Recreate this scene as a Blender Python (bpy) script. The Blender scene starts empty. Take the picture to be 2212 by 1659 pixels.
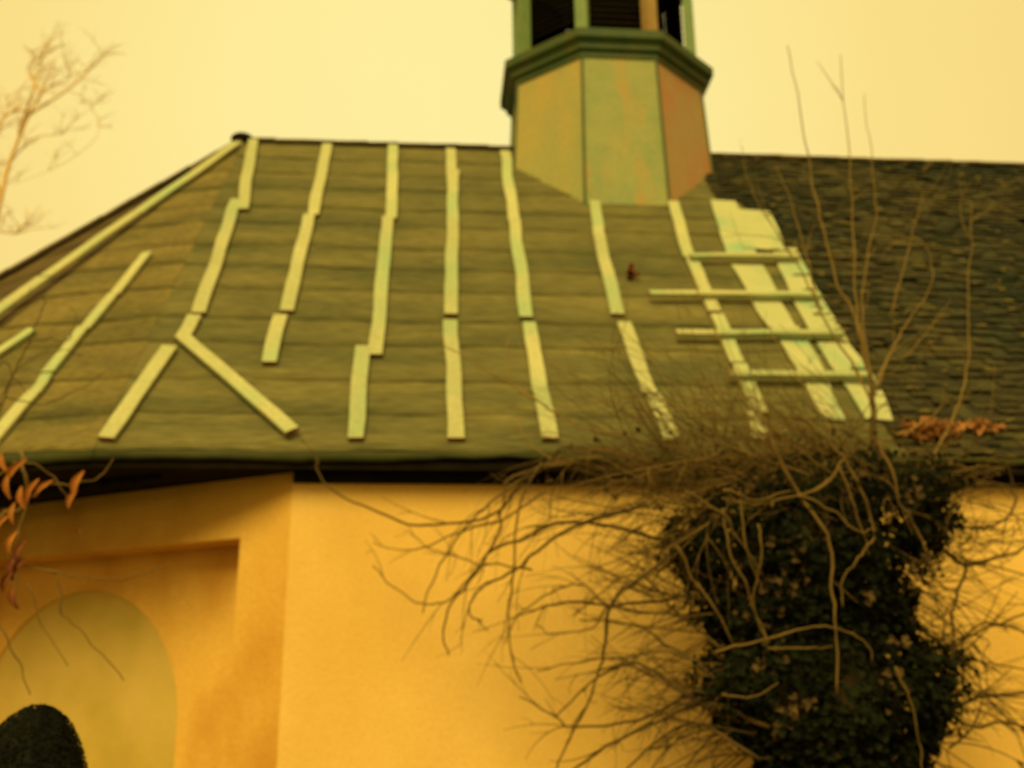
import bpy, bmesh, math, random
from mathutils import Vector, Matrix, noise
random.seed(7)
rad = math.radians
scene = bpy.context.scene
COL = scene.collection

# ------------------------------------------------------------------ camera
PITCH, YAW, ROLL, FPX = .301, .082, -.010, 2200.0          # focal length in units of a 2212 px wide frame
CAM = Vector((0, -8, 1.6))
fwd = Vector((math.sin(YAW)*math.cos(PITCH), math.cos(YAW)*math.cos(PITCH), math.sin(PITCH)))
rt = Vector((math.cos(YAW), -math.sin(YAW), 0)); up = rt.cross(fwd)
RT = math.cos(ROLL)*rt + math.sin(ROLL)*up; UP = -math.sin(ROLL)*rt + math.cos(ROLL)*up
cd = bpy.data.cameras.new('camera'); cam = bpy.data.objects.new('camera', cd); COL.objects.link(cam)
cam.matrix_world = Matrix(((RT.x, UP.x, -fwd.x, CAM.x), (RT.y, UP.y, -fwd.y, CAM.y), (RT.z, UP.z, -fwd.z, CAM.z), (0, 0, 0, 1)))
cd.sensor_width = 36; cd.lens = 36*FPX/2212; cd.clip_end = 2000; cd.clip_start = .05
cd.dof.use_dof = True; cd.dof.focus_distance = 2.2                # the picture is soft: focused too near
cd.dof.aperture_fstop = cd.lens*1e-3/.0150
scene.camera = cam

# ------------------------------------------------------------------ sky and light
SUN_EL, SUN_AZ = rad(40), rad(197)                           # azimuth clockwise from +Y
w = bpy.data.worlds.new('World'); scene.world = w; w.use_nodes = True
nt = w.node_tree; N = nt.nodes; L = nt.links
bg = N['Background']; bg.inputs['Strength'].default_value = .1
sky = N.new('ShaderNodeTexSky'); sky.sky_type = 'NISHITA'; sky.sun_disc = False
sky.sun_elevation = SUN_EL; sky.sun_rotation = SUN_AZ; sky.dust_density = 5; sky.air_density = 1
bw = N.new('ShaderNodeRGBToBW'); L.new(sky.outputs[0], bw.inputs[0])
tint = N.new('ShaderNodeMix'); tint.data_type = 'RGBA'; tint.blend_type = 'MULTIPLY'; tint.inputs[0].default_value = 1
L.new(bw.outputs[0], tint.inputs[6]); tint.inputs[7].default_value = (1.0, .80, .34, 1)
# thick even cloud, brighter towards the middle of the view, more orange to the sides
geo = N.new('ShaderNodeTexCoord'); dot = N.new('ShaderNodeVectorMath'); dot.operation = 'DOT_PRODUCT'
L.new(geo.outputs['Generated'], dot.inputs[0]); dot.inputs[1].default_value = Vector((.02, .84, .54)).normalized()
rmp = N.new('ShaderNodeValToRGB'); L.new(dot.outputs['Value'], rmp.inputs[0])
rmp.color_ramp.elements[0].position = .58; rmp.color_ramp.elements[0].color = (.88, .54, .15, 1)
rmp.color_ramp.elements[1].position = 1.0; rmp.color_ramp.elements[1].color = (1.05, .90, .36, 1)
e = rmp.color_ramp.elements.new(.93); e.color = (1.02, .78, .26, 1)
cn = N.new('ShaderNodeTexNoise'); cn.inputs['Scale'].default_value = 2.2; cn.inputs['Detail'].default_value = 3
L.new(geo.outputs['Generated'], cn.inputs['Vector'])
mr = N.new('ShaderNodeMapRange'); L.new(cn.outputs['Fac'], mr.inputs[0]); mr.inputs[3].default_value = 9.6; mr.inputs[4].default_value = 10.6
cl = N.new('ShaderNodeVectorMath'); cl.operation = 'SCALE'; L.new(rmp.outputs[0], cl.inputs[0]); L.new(mr.outputs[0], cl.inputs['Scale'])
mx = N.new('ShaderNodeMix'); mx.data_type = 'RGBA'; mx.inputs[0].default_value = .92
L.new(tint.outputs[2], mx.inputs[6]); L.new(cl.outputs[0], mx.inputs[7]); L.new(mx.outputs[2], bg.inputs['Color'])

sd = bpy.data.lights.new('sun', 'SUN'); sd.energy = 3.1; sd.angle = rad(30); sd.color = (1, .79, .28)
so = bpy.data.objects.new('sun', sd); COL.objects.link(so)
sdir = Vector((math.sin(SUN_AZ)*math.cos(SUN_EL), math.cos(SUN_AZ)*math.cos(SUN_EL), math.sin(SUN_EL)))
so.rotation_euler = sdir.to_track_quat('Z', 'Y').to_euler(); so.location = (6, -14, 18)
vs = scene.view_settings; vs.view_transform = 'Standard'; vs.look = 'None'; vs.exposure = 0; vs.gamma = 1

# ------------------------------------------------------------------ measuring: a point of a known surface from its bearing
def ray(px, py): return fwd + RT*((px-1106)/FPX) - UP*((py-829.5)/FPX)
def on(px, py, n, d):
    v = ray(px, py); n = Vector(n); return CAM + v*((d - n.dot(CAM))/n.dot(v))
def aty(px, py, y): return on(px, py, (0, 1, 0), y)

# ------------------------------------------------------------------ materials
def mat(name, c1, c2, scale=4, rough=.85, stretch=(1, 1, 1), bump=.0, bscale=30, c3=None, s3=1.2, t3=.55, w3=.12, metal=0, island=0, st3=None, spec=.3, grain=0, orand=0):
    m = bpy.data.materials.new(name); m.use_nodes = True
    n = m.node_tree.nodes; l = m.node_tree.links; b = n['Principled BSDF']
    b.inputs['Roughness'].default_value = rough; b.inputs['Metallic'].default_value = metal
    b.inputs['Specular IOR Level'].default_value = spec
    tc = n.new('ShaderNodeTexCoord'); mp = n.new('ShaderNodeMapping'); l.new(tc.outputs['Object'], mp.inputs[0])
    mp.inputs['Scale'].default_value = stretch
    t = n.new('ShaderNodeTexNoise'); t.inputs['Scale'].default_value = scale; t.inputs['Detail'].default_value = 6; t.inputs['Roughness'].default_value = .62
    l.new(mp.outputs[0], t.inputs['Vector'])
    r = n.new('ShaderNodeValToRGB'); l.new(t.outputs['Fac'], r.inputs[0])
    r.color_ramp.elements[0].position = .32; r.color_ramp.elements[0].color = (*c1, 1)
    r.color_ramp.elements[1].position = .68; r.color_ramp.elements[1].color = (*c2, 1)
    out = r.outputs[0]
    if c3:
        mp3 = n.new('ShaderNodeMapping'); l.new(tc.outputs['Object'], mp3.inputs[0]); mp3.inputs['Location'].default_value = (3.1, 7.7, 1.3)
        mp3.inputs['Scale'].default_value = st3 or stretch
        t3n = n.new('ShaderNodeTexNoise'); t3n.inputs['Scale'].default_value = s3; t3n.inputs['Detail'].default_value = 4
        l.new(mp3.outputs[0], t3n.inputs['Vector'])
        r3 = n.new('ShaderNodeValToRGB'); l.new(t3n.outputs['Fac'], r3.inputs[0])
        r3.color_ramp.elements[0].position = t3-w3; r3.color_ramp.elements[0].color = (0, 0, 0, 1)
        r3.color_ramp.elements[1].position = t3+w3; r3.color_ramp.elements[1].color = (1, 1, 1, 1)
        mm = n.new('ShaderNodeMix'); mm.data_type = 'RGBA'; l.new(r3.outputs[0], mm.inputs[0]); l.new(out, mm.inputs[6]); mm.inputs[7].default_value = (*c3, 1)
        out = mm.outputs[2]
    if island:
        g = n.new('ShaderNodeNewGeometry'); ma = n.new('ShaderNodeMapRange'); l.new(g.outputs['Random Per Island'], ma.inputs[0])
        ma.inputs[3].default_value = 1-island; ma.inputs[4].default_value = 1+island
        sc = n.new('ShaderNodeVectorMath'); sc.operation = 'SCALE'; l.new(out, sc.inputs[0]); l.new(ma.outputs[0], sc.inputs['Scale']); out = sc.outputs[0]
    if grain:
        gn = n.new('ShaderNodeTexNoise'); gn.inputs['Scale'].default_value = 34; gn.inputs['Detail'].default_value = 5; l.new(mp.outputs[0], gn.inputs['Vector'])
        gm = n.new('ShaderNodeMapRange'); l.new(gn.outputs['Fac'], gm.inputs[0]); gm.inputs[1].default_value = .3; gm.inputs[2].default_value = .7
        gm.inputs[3].default_value = 1-grain; gm.inputs[4].default_value = 1+grain
        gs = n.new('ShaderNodeVectorMath'); gs.operation = 'SCALE'; l.new(out, gs.inputs[0]); l.new(gm.outputs[0], gs.inputs['Scale']); out = gs.outputs[0]
    if orand:
        oi = n.new('ShaderNodeObjectInfo'); om = n.new('ShaderNodeMapRange'); l.new(oi.outputs['Random'], om.inputs[0])
        om.inputs[3].default_value = 1-orand; om.inputs[4].default_value = 1+orand
        os_ = n.new('ShaderNodeVectorMath'); os_.operation = 'SCALE'; l.new(out, os_.inputs[0]); l.new(om.outputs[0], os_.inputs['Scale']); out = os_.outputs[0]
    l.new(out, b.inputs['Base Color'])
    if bump:
        tb = n.new('ShaderNodeTexNoise'); tb.inputs['Scale'].default_value = bscale; tb.inputs['Detail'].default_value = 5
        l.new(mp.outputs[0], tb.inputs['Vector'])
        bp = n.new('ShaderNodeBump'); bp.inputs['Strength'].default_value = bump; bp.inputs['Distance'].default_value = .03
        l.new(tb.outputs['Fac'], bp.inputs['Height']); l.new(bp.outputs[0], b.inputs['Normal'])
    return m
M = {}
M['plaster'] = mat('ochre_plaster', (.75, .485, .12), (.81, .54, .14), 1.3, .9, c3=(.70, .43, .08), s3=1.1, t3=.62, w3=.16, st3=(1, 1, .35), bump=.15, bscale=25, grain=.05)
M['plaster_old'] = mat('stained_plaster', (.66, .385, .065), (.74, .45, .085), 1.6, .92, c3=(.54, .26, .03), s3=1.3, t3=.62, w3=.15, st3=(1.2, 1.2, .7), bump=.2, bscale=22, grain=.07)
M['niche'] = mat('grey_green_render', (.44, .32, .055), (.54, .39, .075), 1.5, .9, c3=(.60, .42, .11), s3=.9, t3=.55, bump=.15)
M['felt'] = mat('roofing_felt', (.112, .108, .036), (.175, .158, .050), 3.4, .9, stretch=(.16, 1.0, 1.4), bump=.8, bscale=16, c3=(.074, .082, .028), s3=1.5, t3=.56, w3=.16, st3=(.3, 1.2, 1.6), grain=.35)
M['felt_brown'] = mat('roofing_felt_brown', (.125, .105, .030), (.195, .158, .043), 3.2, .9, stretch=(.25, .8, 1.4), bump=.8, bscale=16, c3=(.076, .076, .022), s3=1.5, t3=.58, w3=.15, st3=(.4, 1, 1.6), grain=.35)
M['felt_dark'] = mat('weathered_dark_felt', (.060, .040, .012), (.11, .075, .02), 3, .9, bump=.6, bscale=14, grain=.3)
M['felt_edge'] = mat('felt_edge', (.03, .038, .008), (.055, .06, .014), 5, .85, stretch=(.5, 1, 1))
M['slate'] = mat('old_slate', (.026, .026, .008), (.068, .058, .016), 2.6, .8, bump=.8, bscale=26, c3=(.010, .018, .006), s3=.8, t3=.52, w3=.12, island=.45, grain=.3)
M['moss'] = mat('pale_lichen', (.11, .09, .028), (.19, .155, .045), 9, .95)
M['batten'] = mat('pale_batten', (.37, .40, .19), (.47, .475, .235), 1.5, .8, c3=(.27, .42, .21), s3=1.0, t3=.60, w3=.14, bump=.2, orand=.10, grain=.15)
M['batten_end'] = mat('batten_end', (.20, .07, .015), (.28, .11, .03), 12, .9)
M['membrane'] = mat('pale_membrane', (.38, .44, .22), (.48, .50, .26), 1.8, .7, c3=(.22, .42, .24), s3=1.8, t3=.6, w3=.09)
M['ridge'] = mat('ridge_tile', (.06, .045, .015), (.10, .07, .02), 6, .8, bump=.3, island=.25)
M['dark'] = mat('dark_timber', (.010, .008, .005), (.020, .015, .007), 6, .95, spec=.05)
M['copper'] = mat('verdigris_trim', (.030, .070, .022), (.055, .09, .025), 4, .6, c3=(.08, .085, .02), s3=2.5, t3=.58)
M['panel_olive'] = mat('weathered_panel_olive', (.25, .29, .11), (.33, .33, .11), 1.3, .7, c3=(.40, .31, .09), s3=1.1, t3=.56, w3=.12, st3=(1.6, 1.6, .55), grain=.12, bump=.15)
M['panel_green'] = mat('weathered_panel_green', (.20, .27, .11), (.30, .32, .115), 1.6, .7, c3=(.38, .27, .08), s3=1.5, t3=.60, w3=.08, st3=(1.6, 1.6, .55), grain=.12, bump=.15)
M['panel_rust'] = mat('weathered_panel_rust', (.33, .25, .105), (.37, .25, .10), 1.7, .7, c3=(.40, .20, .08), s3=1.9, t3=.58, w3=.10, st3=(1.6, 1.6, .55), grain=.12, bump=.15)
M['post_green'] = mat('green_post', (.11, .20, .07), (.17, .25, .08), 5, .6)
M['post_rust'] = mat('rust_post', (.28, .18, .06), (.34, .23, .08), 5, .7)
M['bark'] = mat('grey_bark', (.04, .028, .01), (.08, .055, .02), 9, .9, stretch=(1, 1, .25), bump=.5, bscale=20)
M['twig'] = mat('dry_twig', (.085, .055, .013), (.17, .11, .027), 5, .85, island=.45)
M['twig_dark'] = mat('dark_twig', (.045, .030, .008), (.10, .062, .014), 5, .85, island=.4)
M['whip'] = mat('olive_stem', (.15, .10, .025), (.24, .165, .045), 4, .8, island=.2)
M['ivy'] = mat('ivy_leaf', (.004, .0065, .0025), (.011, .014, .004), 5, .6, island=.6, spec=.06)
M['ivy_dead'] = mat('withered_ivy_leaf', (.035, .022, .006), (.09, .055, .014), 6, .85, island=.5)
M['dead_leaf'] = mat('dead_leaf', (.30, .10, .015), (.42, .18, .03), 8, .85, island=.3)
M['dead_leaf_dark'] = mat('dark_dead_leaf', (.10, .025, .008), (.22, .07, .015), 8, .85, island=.4)
M['litter'] = mat('pinkish_dead_leaves', (.30, .13, .045), (.40, .20, .06), 7, .85, island=.35)
M['hazed_twig'] = mat('hazed_bare_twig', (.62, .42, .13), (.74, .52, .18), 3, .9)  # distance haze is painted into this pale, sky-like twig colour
M['bush'] = mat('evergreen_leaf', (.003, .004, .003), (.009, .010, .005), 12, .8, island=.4, spec=.1)
M['ground'] = mat('rough_grass', (.05, .055, .02), (.12, .10, .035), .8, .95, bump=.6, bscale=12)
M['path'] = mat('gravel_path', (.16, .13, .06), (.26, .21, .10), 6, .95, bump=.4, bscale=40)

# ------------------------------------------------------------------ builders
def obj(name, bm, m, parent=None, label=None, smooth=False):
    me = bpy.data.meshes.new(name)
    bmesh.ops.recalc_face_normals(bm, faces=bm.faces)
    bm.to_mesh(me); bm.free()
    for k in (m if isinstance(m, (list, tuple)) else [m]): me.materials.append(M[k])
    if smooth:
        for p in me.polygons: p.use_smooth = True
    o = bpy.data.objects.new(name, me); COL.objects.link(o)
    if parent: o.parent = parent
    if label: o['label'] = label
    return o
def empty(name, label, cat, loc=(0, 0, 0), group=None):
    o = bpy.data.objects.new(name, None); COL.objects.link(o); o.location = loc
    o['label'] = label; o['category'] = cat
    if group: o['group'] = group
    return o
def adopt(root):            # children were built in world space
    bpy.context.view_layer.update()
    inv = root.matrix_world.inverted()
    for c in root.children:
        c.matrix_parent_inverse = inv
def face(bm, pts, mi=0):
    f = bm.faces.new([bm.verts.new(p) for p in pts]); f.material_index = mi; return f
def prism(bm, bot, top, mi=0):
    n = len(bot); a = [bm.verts.new(p) for p in bot]; b = [bm.verts.new(p) for p in top]
    bm.faces.new(a[::-1]).material_index = mi; bm.faces.new(b).material_index = mi
    for i in range(n): bm.faces.new((a[i], a[(i+1) % n], b[(i+1) % n], b[i])).material_index = mi
def catmull(P, k=5):
    P = [Vector(p) for p in P]; out = []
    if len(P) < 3: return P
    Q = [P[0]*2-P[1]] + P + [P[-1]*2-P[-2]]
    for i in range(1, len(Q)-2):
        for j in range(k):
            t = j/k; a, b, c, d = Q[i-1], Q[i], Q[i+1], Q[i+2]
            out.append(.5*((2*b)+(c-a)*t+(2*a-5*b+4*c-d)*t*t+(3*b-a-3*c+d)*t**3))
    out.append(P[-1]); return out
def tube(bm, P, r0, r1, sides=5, k=5, smooth=True):
    if smooth: P = catmull(P, k)
    n = len(P); prev = None; side = None
    for i, p in enumerate(P):
        d = (P[min(i+1, n-1)]-P[max(i-1, 0)])
        if d.length < 1e-6: d = Vector((0, 0, 1))
        d.normalize()
        if side is None: side = d.orthogonal().normalized()
        side = (side - d*side.dot(d));
        side = side.normalized() if side.length > 1e-4 else d.orthogonal().normalized()
        o2 = d.cross(side); r = r0+(r1-r0)*i/(n-1)
        ring = [bm.verts.new(p+side*(math.cos(6.2832*j/sides)*r)+o2*(math.sin(6.2832*j/sides)*r)) for j in range(sides)]
        if prev:
            for j in range(sides): bm.faces.new((prev[j], prev[(j+1) % sides], ring[(j+1) % sides], ring[j]))
        else: bm.faces.new(ring[::-1])
        prev = ring
    bm.faces.new(prev)
def nz(v, s=1.0): return noise.noise(Vector(v)*s)

# ================================================================== SETTING
bm = bmesh.new()
bmesh.ops.create_grid(bm, x_segments=120, y_segments=120, size=150)
for v in bm.verts:
    d = Vector((v.co.x, v.co.y, 0)).length
    v.co.z = nz(v.co, .15)*.12*min(1, d/12) - .02
g = obj('ground', bm, 'ground'); g['kind'] = 'structure'
bm = bmesh.new(); prism(bm, [(-14, -3.4, -.1), (16, -3.4, -.1), (16, -2.0, -.1), (-14, -2.0, -.1)], [(-14, -3.4, .13), (16, -3.4, .13), (16, -2.0, .13), (-14, -2.0, .13)])
g = obj('path', bm, 'path'); g['kind'] = 'structure'

# ================================================================== CHAPEL
ZE, RUN, RISE = 3.498, 4.657, 5.483
SL = RISE/RUN; ZR = ZE+RISE
MAIN = ((0, -SL, 1), ZE)
SLEN = math.hypot(RUN, RISE)
XR = 15.0
chapel = empty('chapel', 'ochre plastered chapel with a steep battened felt and slate roof and an octagonal green cupola', 'chapel')
A = Vector((-2.622, RUN, ZR))
F0 = Vector((-2.622, 0, ZE)); E2 = Vector((-4.95, .62, ZE)); E3 = Vector((-9.6, 3.3, ZE))
# place E3 so that the far hip leaves the apex at the photographed pitch
def px_of(P):
    d = Vector(P)-CAM; z = d.dot(fwd); return (1106+FPX*d.dot(RT)/z, 829.5-FPX*d.dot(UP)/z)
best = None
for i in range(200):
    X = -5.6-i*.05; a = px_of(A); b = px_of((X, 3.3, ZE)); s = (b[1]-a[1])/(a[0]-b[0])
    if best is None or abs(s-.572) < best[0]: best = (abs(s-.572), X)
E3.x = best[1]
def facing(P0, P1, P2):
    n = (P1-P0).cross(P2-P0).normalized()
    if n.z < 0: n = -n
    return n
n2 = facing(A, F0, E2); FACE2 = (tuple(n2), n2.dot(A))
n3 = facing(A, E2, E3); FACE3 = (tuple(n3), n3.dot(A))
nM = Vector(MAIN[0]).normalized()

# ---- roof deck (closed body under every covering)
bm = bmesh.new()
dn = Vector((0, 0, -.05))
B3 = Vector((E3.x, 2*RUN-E3.y, ZE)); BR = Vector((XR, 2*RUN, ZE)); BL = Vector((-2.622, 2*RUN, ZE)); RR = Vector((XR, RUN, ZR)); FR = Vector((XR, 0, ZE))
for tri in ([F0, FR, RR, A], [F0, A, E2], [E2, A, E3], [E3, A, B3], [B3, A, BL], [BL, A, RR, BR]):
    face(bm, [p+dn for p in tri])
face(bm, [FR+dn, BR+dn, RR+dn])
roof = obj('roof', bm, 'dark', chapel)

# ---- felt courses, each lapped over the one below
NC = 13
bm = bmesh.new()
def felt(bl, br, tl, tr, n, nu, mi, courses=NC, lift=.010):
    cuts = [0]
    for k in range(1, courses): cuts.append((k+random.uniform(-.16, .16))/courses)
    cuts.append(1)
    for k in range(courses):
        a, b = cuts[k], min(1, cuts[k+1]+.02)
        rows = 5; grid = []
        sag = random.uniform(0, 50)
        for r in range(rows+1):
            s = a+(b-a)*r/rows; row = []
            for u in range(nu+1):
                t = u/nu; L_ = bl.lerp(tl, s); R_ = br.lerp(tr, s); p = L_.lerp(R_, t)
                wob = nz((p.x*1.3, p.y*1.3+k*5, k*3.3), 1.0)*.035 + nz((p.x*3.5, k, 2), 1)*.016
                h = lift*(1-r/rows)+.006 + abs(nz((p.x*.9, p.z*4.6, k), 1))*.013 + nz((p.x*3, p.z*11, k), 1)*.005
                down = (bl-tl).normalized()
                edge = (1-r/rows)**2
                q = p + n*h + down*wob*edge
                row.append(bm.verts.new(q))
            grid.append(row)
        # lip of the course
        lip = [bm.verts.new(v.co - n*(.014)) for v in grid[0]]
        for u in range(nu):
            bm.faces.new((lip[u], lip[u+1], grid[0][u+1], grid[0][u])).material_index = 2
            for r in range(rows): bm.faces.new((grid[r][u], grid[r][u+1], grid[r+1][u+1], grid[r+1][u])).material_index = mi
XS = 4.02
felt(F0, Vector((XS, 0, ZE)), A, Vector((XS, RUN, ZR)), nM, 150, 0)
felt(E2, F0, A, A, n2, 60, 1)
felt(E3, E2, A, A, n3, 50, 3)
fo = obj('roofing_felt', bm, ['felt', 'felt_brown', 'felt_edge', 'felt_dark'], roof)
for p in fo.data.polygons: p.use_smooth = True

# ---- old slates on the right
bm = bmesh.new()
gauge = .122; rows = int(SLEN/gauge)
sd_ = Vector((0, RUN, RISE)).normalized()
chips = bmesh.new()
for r in range(rows+1):
    s = r*gauge; x = (XS-.02 if s < 5.45 else 3.62)+(.13 if r % 2 else 0)*0
    x -= random.uniform(0, .1) if s < 5.45 else 0
    while x < XR:
        wd = random.uniform(.15, .23)
        if random.random() > .015:
            p = Vector((x, 0, ZE))+sd_*(s+random.uniform(-.026, .026)); t = Vector((wd-.008, 0, 0)); q = sd_*min(gauge*1.9, SLEN-s)
            if SLEN-s > .03:
                if random.random() < .10: p -= sd_*random.uniform(.02, .07)
                h0 = nM*(.042+random.uniform(-.010, .020)); h1 = nM*.012; th = nM*.010
                h2 = h0+nM*random.uniform(-.006, .008)
                prism(bm, [p+h0-th, p+t+h2-th, p+t+q+h1-th, p+q+h1-th], [p+h0, p+t+h2, p+t+q+h1, p+q+h1])
                dens = .22 if x < 9 else .05
                if random.random() < dens:
                    c = p+h0+t*random.random()+sd_*.01; a_, b_ = random.uniform(.025, .085), random.uniform(.010, .028)
                    ang = random.uniform(-.35, .35); ux = Vector((math.cos(ang), 0, 0))+sd_*math.sin(ang)*.6
                    ring = []
                    for j in range(8):
                        th_ = j/8*6.283; rr = random.uniform(.6, 1.15)
                        ring.append(c+ux*(a_*math.cos(th_)*rr)+sd_*(b_*math.sin(th_)*rr)+nM*.004)
                    prism(chips, ring, [v*.6+c*.4+nM*.014 for v in ring])
        x += wd
obj('slates', bm, 'slate', roof)
o = obj('lichen', chips, 'moss', roof); o['kind'] = 'stuff'

# ---- battens
def batten(p0, p1, wd=.132, pl=MAIN, th=.034, lift=.035, m='batten', jit=.006, w1=None):
    n = Vector(pl[0]).normalized(); a = on(*p0, *pl); b = on(*p1, *pl)
    d = (b-a); L_ = d.length; d.normalize(); s = n.cross(d).normalized(); w1 = w1 or wd
    bm = bmesh.new(); k = max(2, int(L_/.28)); prev = None; off = random.uniform(0, 99)
    for i in range(k+1):
        t = i/k; c = a.lerp(b, t) + n*lift + s*nz((t*L_*1.3+off, 0, 0))*jit*4*(1 if 0 < i < k else .3) + n*nz((off, t*L_*2, 0))*.006
        ww = (wd+(w1-wd)*t)/2*(1+nz((off, 3, t*L_*3))*.12)
        ring = [bm.verts.new(c-s*ww), bm.verts.new(c+s*ww), bm.verts.new(c+s*ww+n*th), bm.verts.new(c-s*ww+n*th)]
        if prev:
            for j in range(4): bm.faces.new((prev[j], prev[(j+1) % 4], ring[(j+1) % 4], ring[j]))
        else: bm.faces.new(ring[::-1]).material_index = 1
        prev = ring
    bm.faces.new(prev).material_index = 1
    bmesh.ops.bevel(bm, geom=[e for e in bm.edges if e.calc_length() > .15], offset=.004, segments=1, affect='EDGES')
    return obj('batten', bm, [m, 'batten_end'], roof)
for a, b in (((548, 308), (524, 462)), ((512, 440), (430, 688)), ((421, 693), (393, 744)), ((368, 760), (230, 960)),
             ((707, 320), (677, 474)), ((668, 474), (620, 683)), ((607, 692), (582, 795)),
             ((849, 322), (845, 482)), ((838, 478), (811, 778)), ((784, 760), (768, 960)),
             ((974, 330), (978, 490)), ((977, 484), (974, 690)), ((973, 703), (985, 960)),
             ((1090, 335), (1110, 488)), ((1111, 482), (1136, 697)), ((1142, 708), (1166, 856)), ((1167, 852), (1188, 960)),
             ((1284, 444), (1292, 520)), ((1293, 516), (1333, 690)), ((1346, 708), (1403, 862)), ((1410, 866), (1451, 962)),
             ((1453, 445), (1488, 566)), ((1492, 568), (1542, 684)), ((1546, 690), (1592, 795)), ((1596, 798), (1640, 905)), ((1628, 905), (1640, 960))):
    batten(a, b, .135)
batten((394, 742), (633, 951), .125, lift=.075)
batten((988, 376), (983, 430), .06)
for a, b, w0, w1 in (((1560, 440), (1604, 562), .34, .36), ((1612, 580), (1688, 715), .36, .30), ((1692, 712), (1752, 812), .30, .26), ((1752, 812), (1800, 915), .24, .20),
                 ((1690, 540), (1736, 640), .30, .32), ((1735, 642), (1796, 745), .33, .34), ((1796, 748), (1862, 840), .33, .33), ((1862, 842), (1896, 915), .32, .24)):
    batten(a, b, w0, MAIN, .012, .036, 'membrane', w1=w1)
batten((1618, 462), (1648, 548), .50, MAIN, .010, .052, 'membrane', w1=.52)
for a, b in (((1488, 573), (1722, 573)), ((1400, 655), (1766, 657)), ((1457, 741), (1815, 742)), ((1570, 831), (1876, 833))):
    batten(a, b, .085, MAIN, .05, .085)
batten((517, 318), (300, 472), .15, FACE2, lift=.05); batten((301, 470), (103, 610), .15, FACE2, lift=.05); batten((100, 612), (-70, 735), .17, FACE2, lift=.05)
batten((322, 556), (250, 648), .11, FACE2); batten((250, 644), (186, 722), .115, FACE2); batten((184, 718), (108, 816), .115, FACE2)
batten((106, 820), (78, 862), .11, FACE2); batten((80, 856), (-30, 985), .13, FACE2); batten((75, 722), (-20, 785), .11, FACE2)

# ---- ridge and hip cappings: half-round tiles end to end
def capping(name, P, Q, r, tl=.42):
    bm = bmesh.new(); d = Q-P; n = max(2, int(d.length/tl)); dd = d.normalized()
    s = dd.cross(Vector((0, 0, 1))).normalized(); u = s.cross(dd)
    for i in range(n):
        a = P+d*(i/n); b = P+d*((i+1.06)/n); h0, h1 = random.uniform(0, .012), random.uniform(.010, .026)
        pts = lambda c, rr, h: [c+s*(math.cos(t)*rr)+u*(math.sin(t)*rr*.75+h) for t in [math.pi*j/8 for j in range(9)]]
        prism(bm, pts(a, r, h0), pts(b, r*.95, h1))
    return obj(name, bm, 'ridge', roof)
capping('ridge_capping', A+Vector((-.02, 0, -.03)), Vector((XR, RUN, ZR-.03)), .10)
capping('hip_capping', E3+Vector((0, 0, .02)), A+Vector((0, 0, 0)), .10)
bm = bmesh.new(); bmesh.ops.create_uvsphere(bm, u_segments=20, v_segments=12, radius=.125)
for v in bm.verts: v.co = Vector((v.co.x*1.25, v.co.y, v.co.z*.75 if v.co.z > 0 else v.co.z*.5)) + A + Vector((-.03, -.02, .02))
o = obj('ridge_knob', bm, 'dark', roof, 'dark rounded cap at the end of the ridge', True)

# ---- eaves: sagging felt edge and the dark soffit behind
bm = bmesh.new()
def eave(P, Q, out, n):
    rows = []
    for i in range(n+1):
        p = P.lerp(Q, i/n); w_ = nz((p.x*.8, p.y, 0))*.040+nz((p.x*4, 1, 0))*.018-(.02 if p.x < -1 else 0)
        rows.append([bm.verts.new(v) for v in (p+Vector((0, 0, .012))-out*.0, p+out*.030+Vector((0, 0, -.015+w_*.3)), p+out*(.022+w_*.3)+Vector((0, 0, -.055+w_+nz((p.x*9, 4, 0))*.012)), p-out*.01+Vector((0, 0, -.052+w_)), p-out*.02)])
    for a, b in zip(rows, rows[1:]):
        for j in range(4): bm.faces.new((a[j], b[j], b[j+1], a[j+1]))
o2 = (E2-F0).cross(Vector((0, 0, 1))).normalized(); o2 = o2 if o2.y < 0 else -o2
o3 = (E3-E2).cross(Vector((0, 0, 1))).normalized(); o3 = o3 if o3.y < 0 else -o3
eave(F0, FR, Vector((0, -1, 0)), 220); eave(E2, F0, o2, 40); eave(E3, E2, o3, 60)
obj('eaves_edge', bm, 'felt_edge', roof, smooth=True)
zs = ZE-.105
bm = bmesh.new()
for P_, Q_, o_ in ((F0, FR, Vector((0, -1, 0))), (E2, F0, o2), (E3, E2, o3)):
    a = P_-o_*.025; b = Q_-o_*.025
    prism(bm, [Vector((a.x, a.y, zs-.02)), Vector((b.x, b.y, zs-.02)), Vector((b.x, b.y, zs-.02))-o_*.03, Vector((a.x, a.y, zs-.02))-o_*.03],
          [Vector((a.x, a.y, ZE-.03)), Vector((b.x, b.y, ZE-.03)), Vector((b.x, b.y, ZE-.03))-o_*.03, Vector((a.x, a.y, ZE-.03))-o_*.03])
obj('fascia', bm, 'dark', roof)
bm = bmesh.new()
poly = [(E3.x+.05, E3.y+.05), (E2.x+.01, E2.y+.04), (F0.x, .02), (XR-.02, .02), (XR-.02, 2*RUN), (B3.x, B3.y)]
prism(bm, [(x, y, zs) for x, y in poly], [(x, y, zs+.03) for x, y in poly])
obj('soffit', bm, 'dark', roof)

# ---- walls
WY = .26; CX = -1.12
zs2 = zs-.002
bm = bmesh.new()
prism(bm, [(CX, WY, -.1), (XR-.4, WY, -.1), (XR-.4, WY+.5, -.1), (CX, WY+.5, -.1)], [(CX, WY, zs2), (XR-.4, WY, zs2), (XR-.4, WY+.5, zs2), (CX, WY+.5, zs2)])
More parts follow.
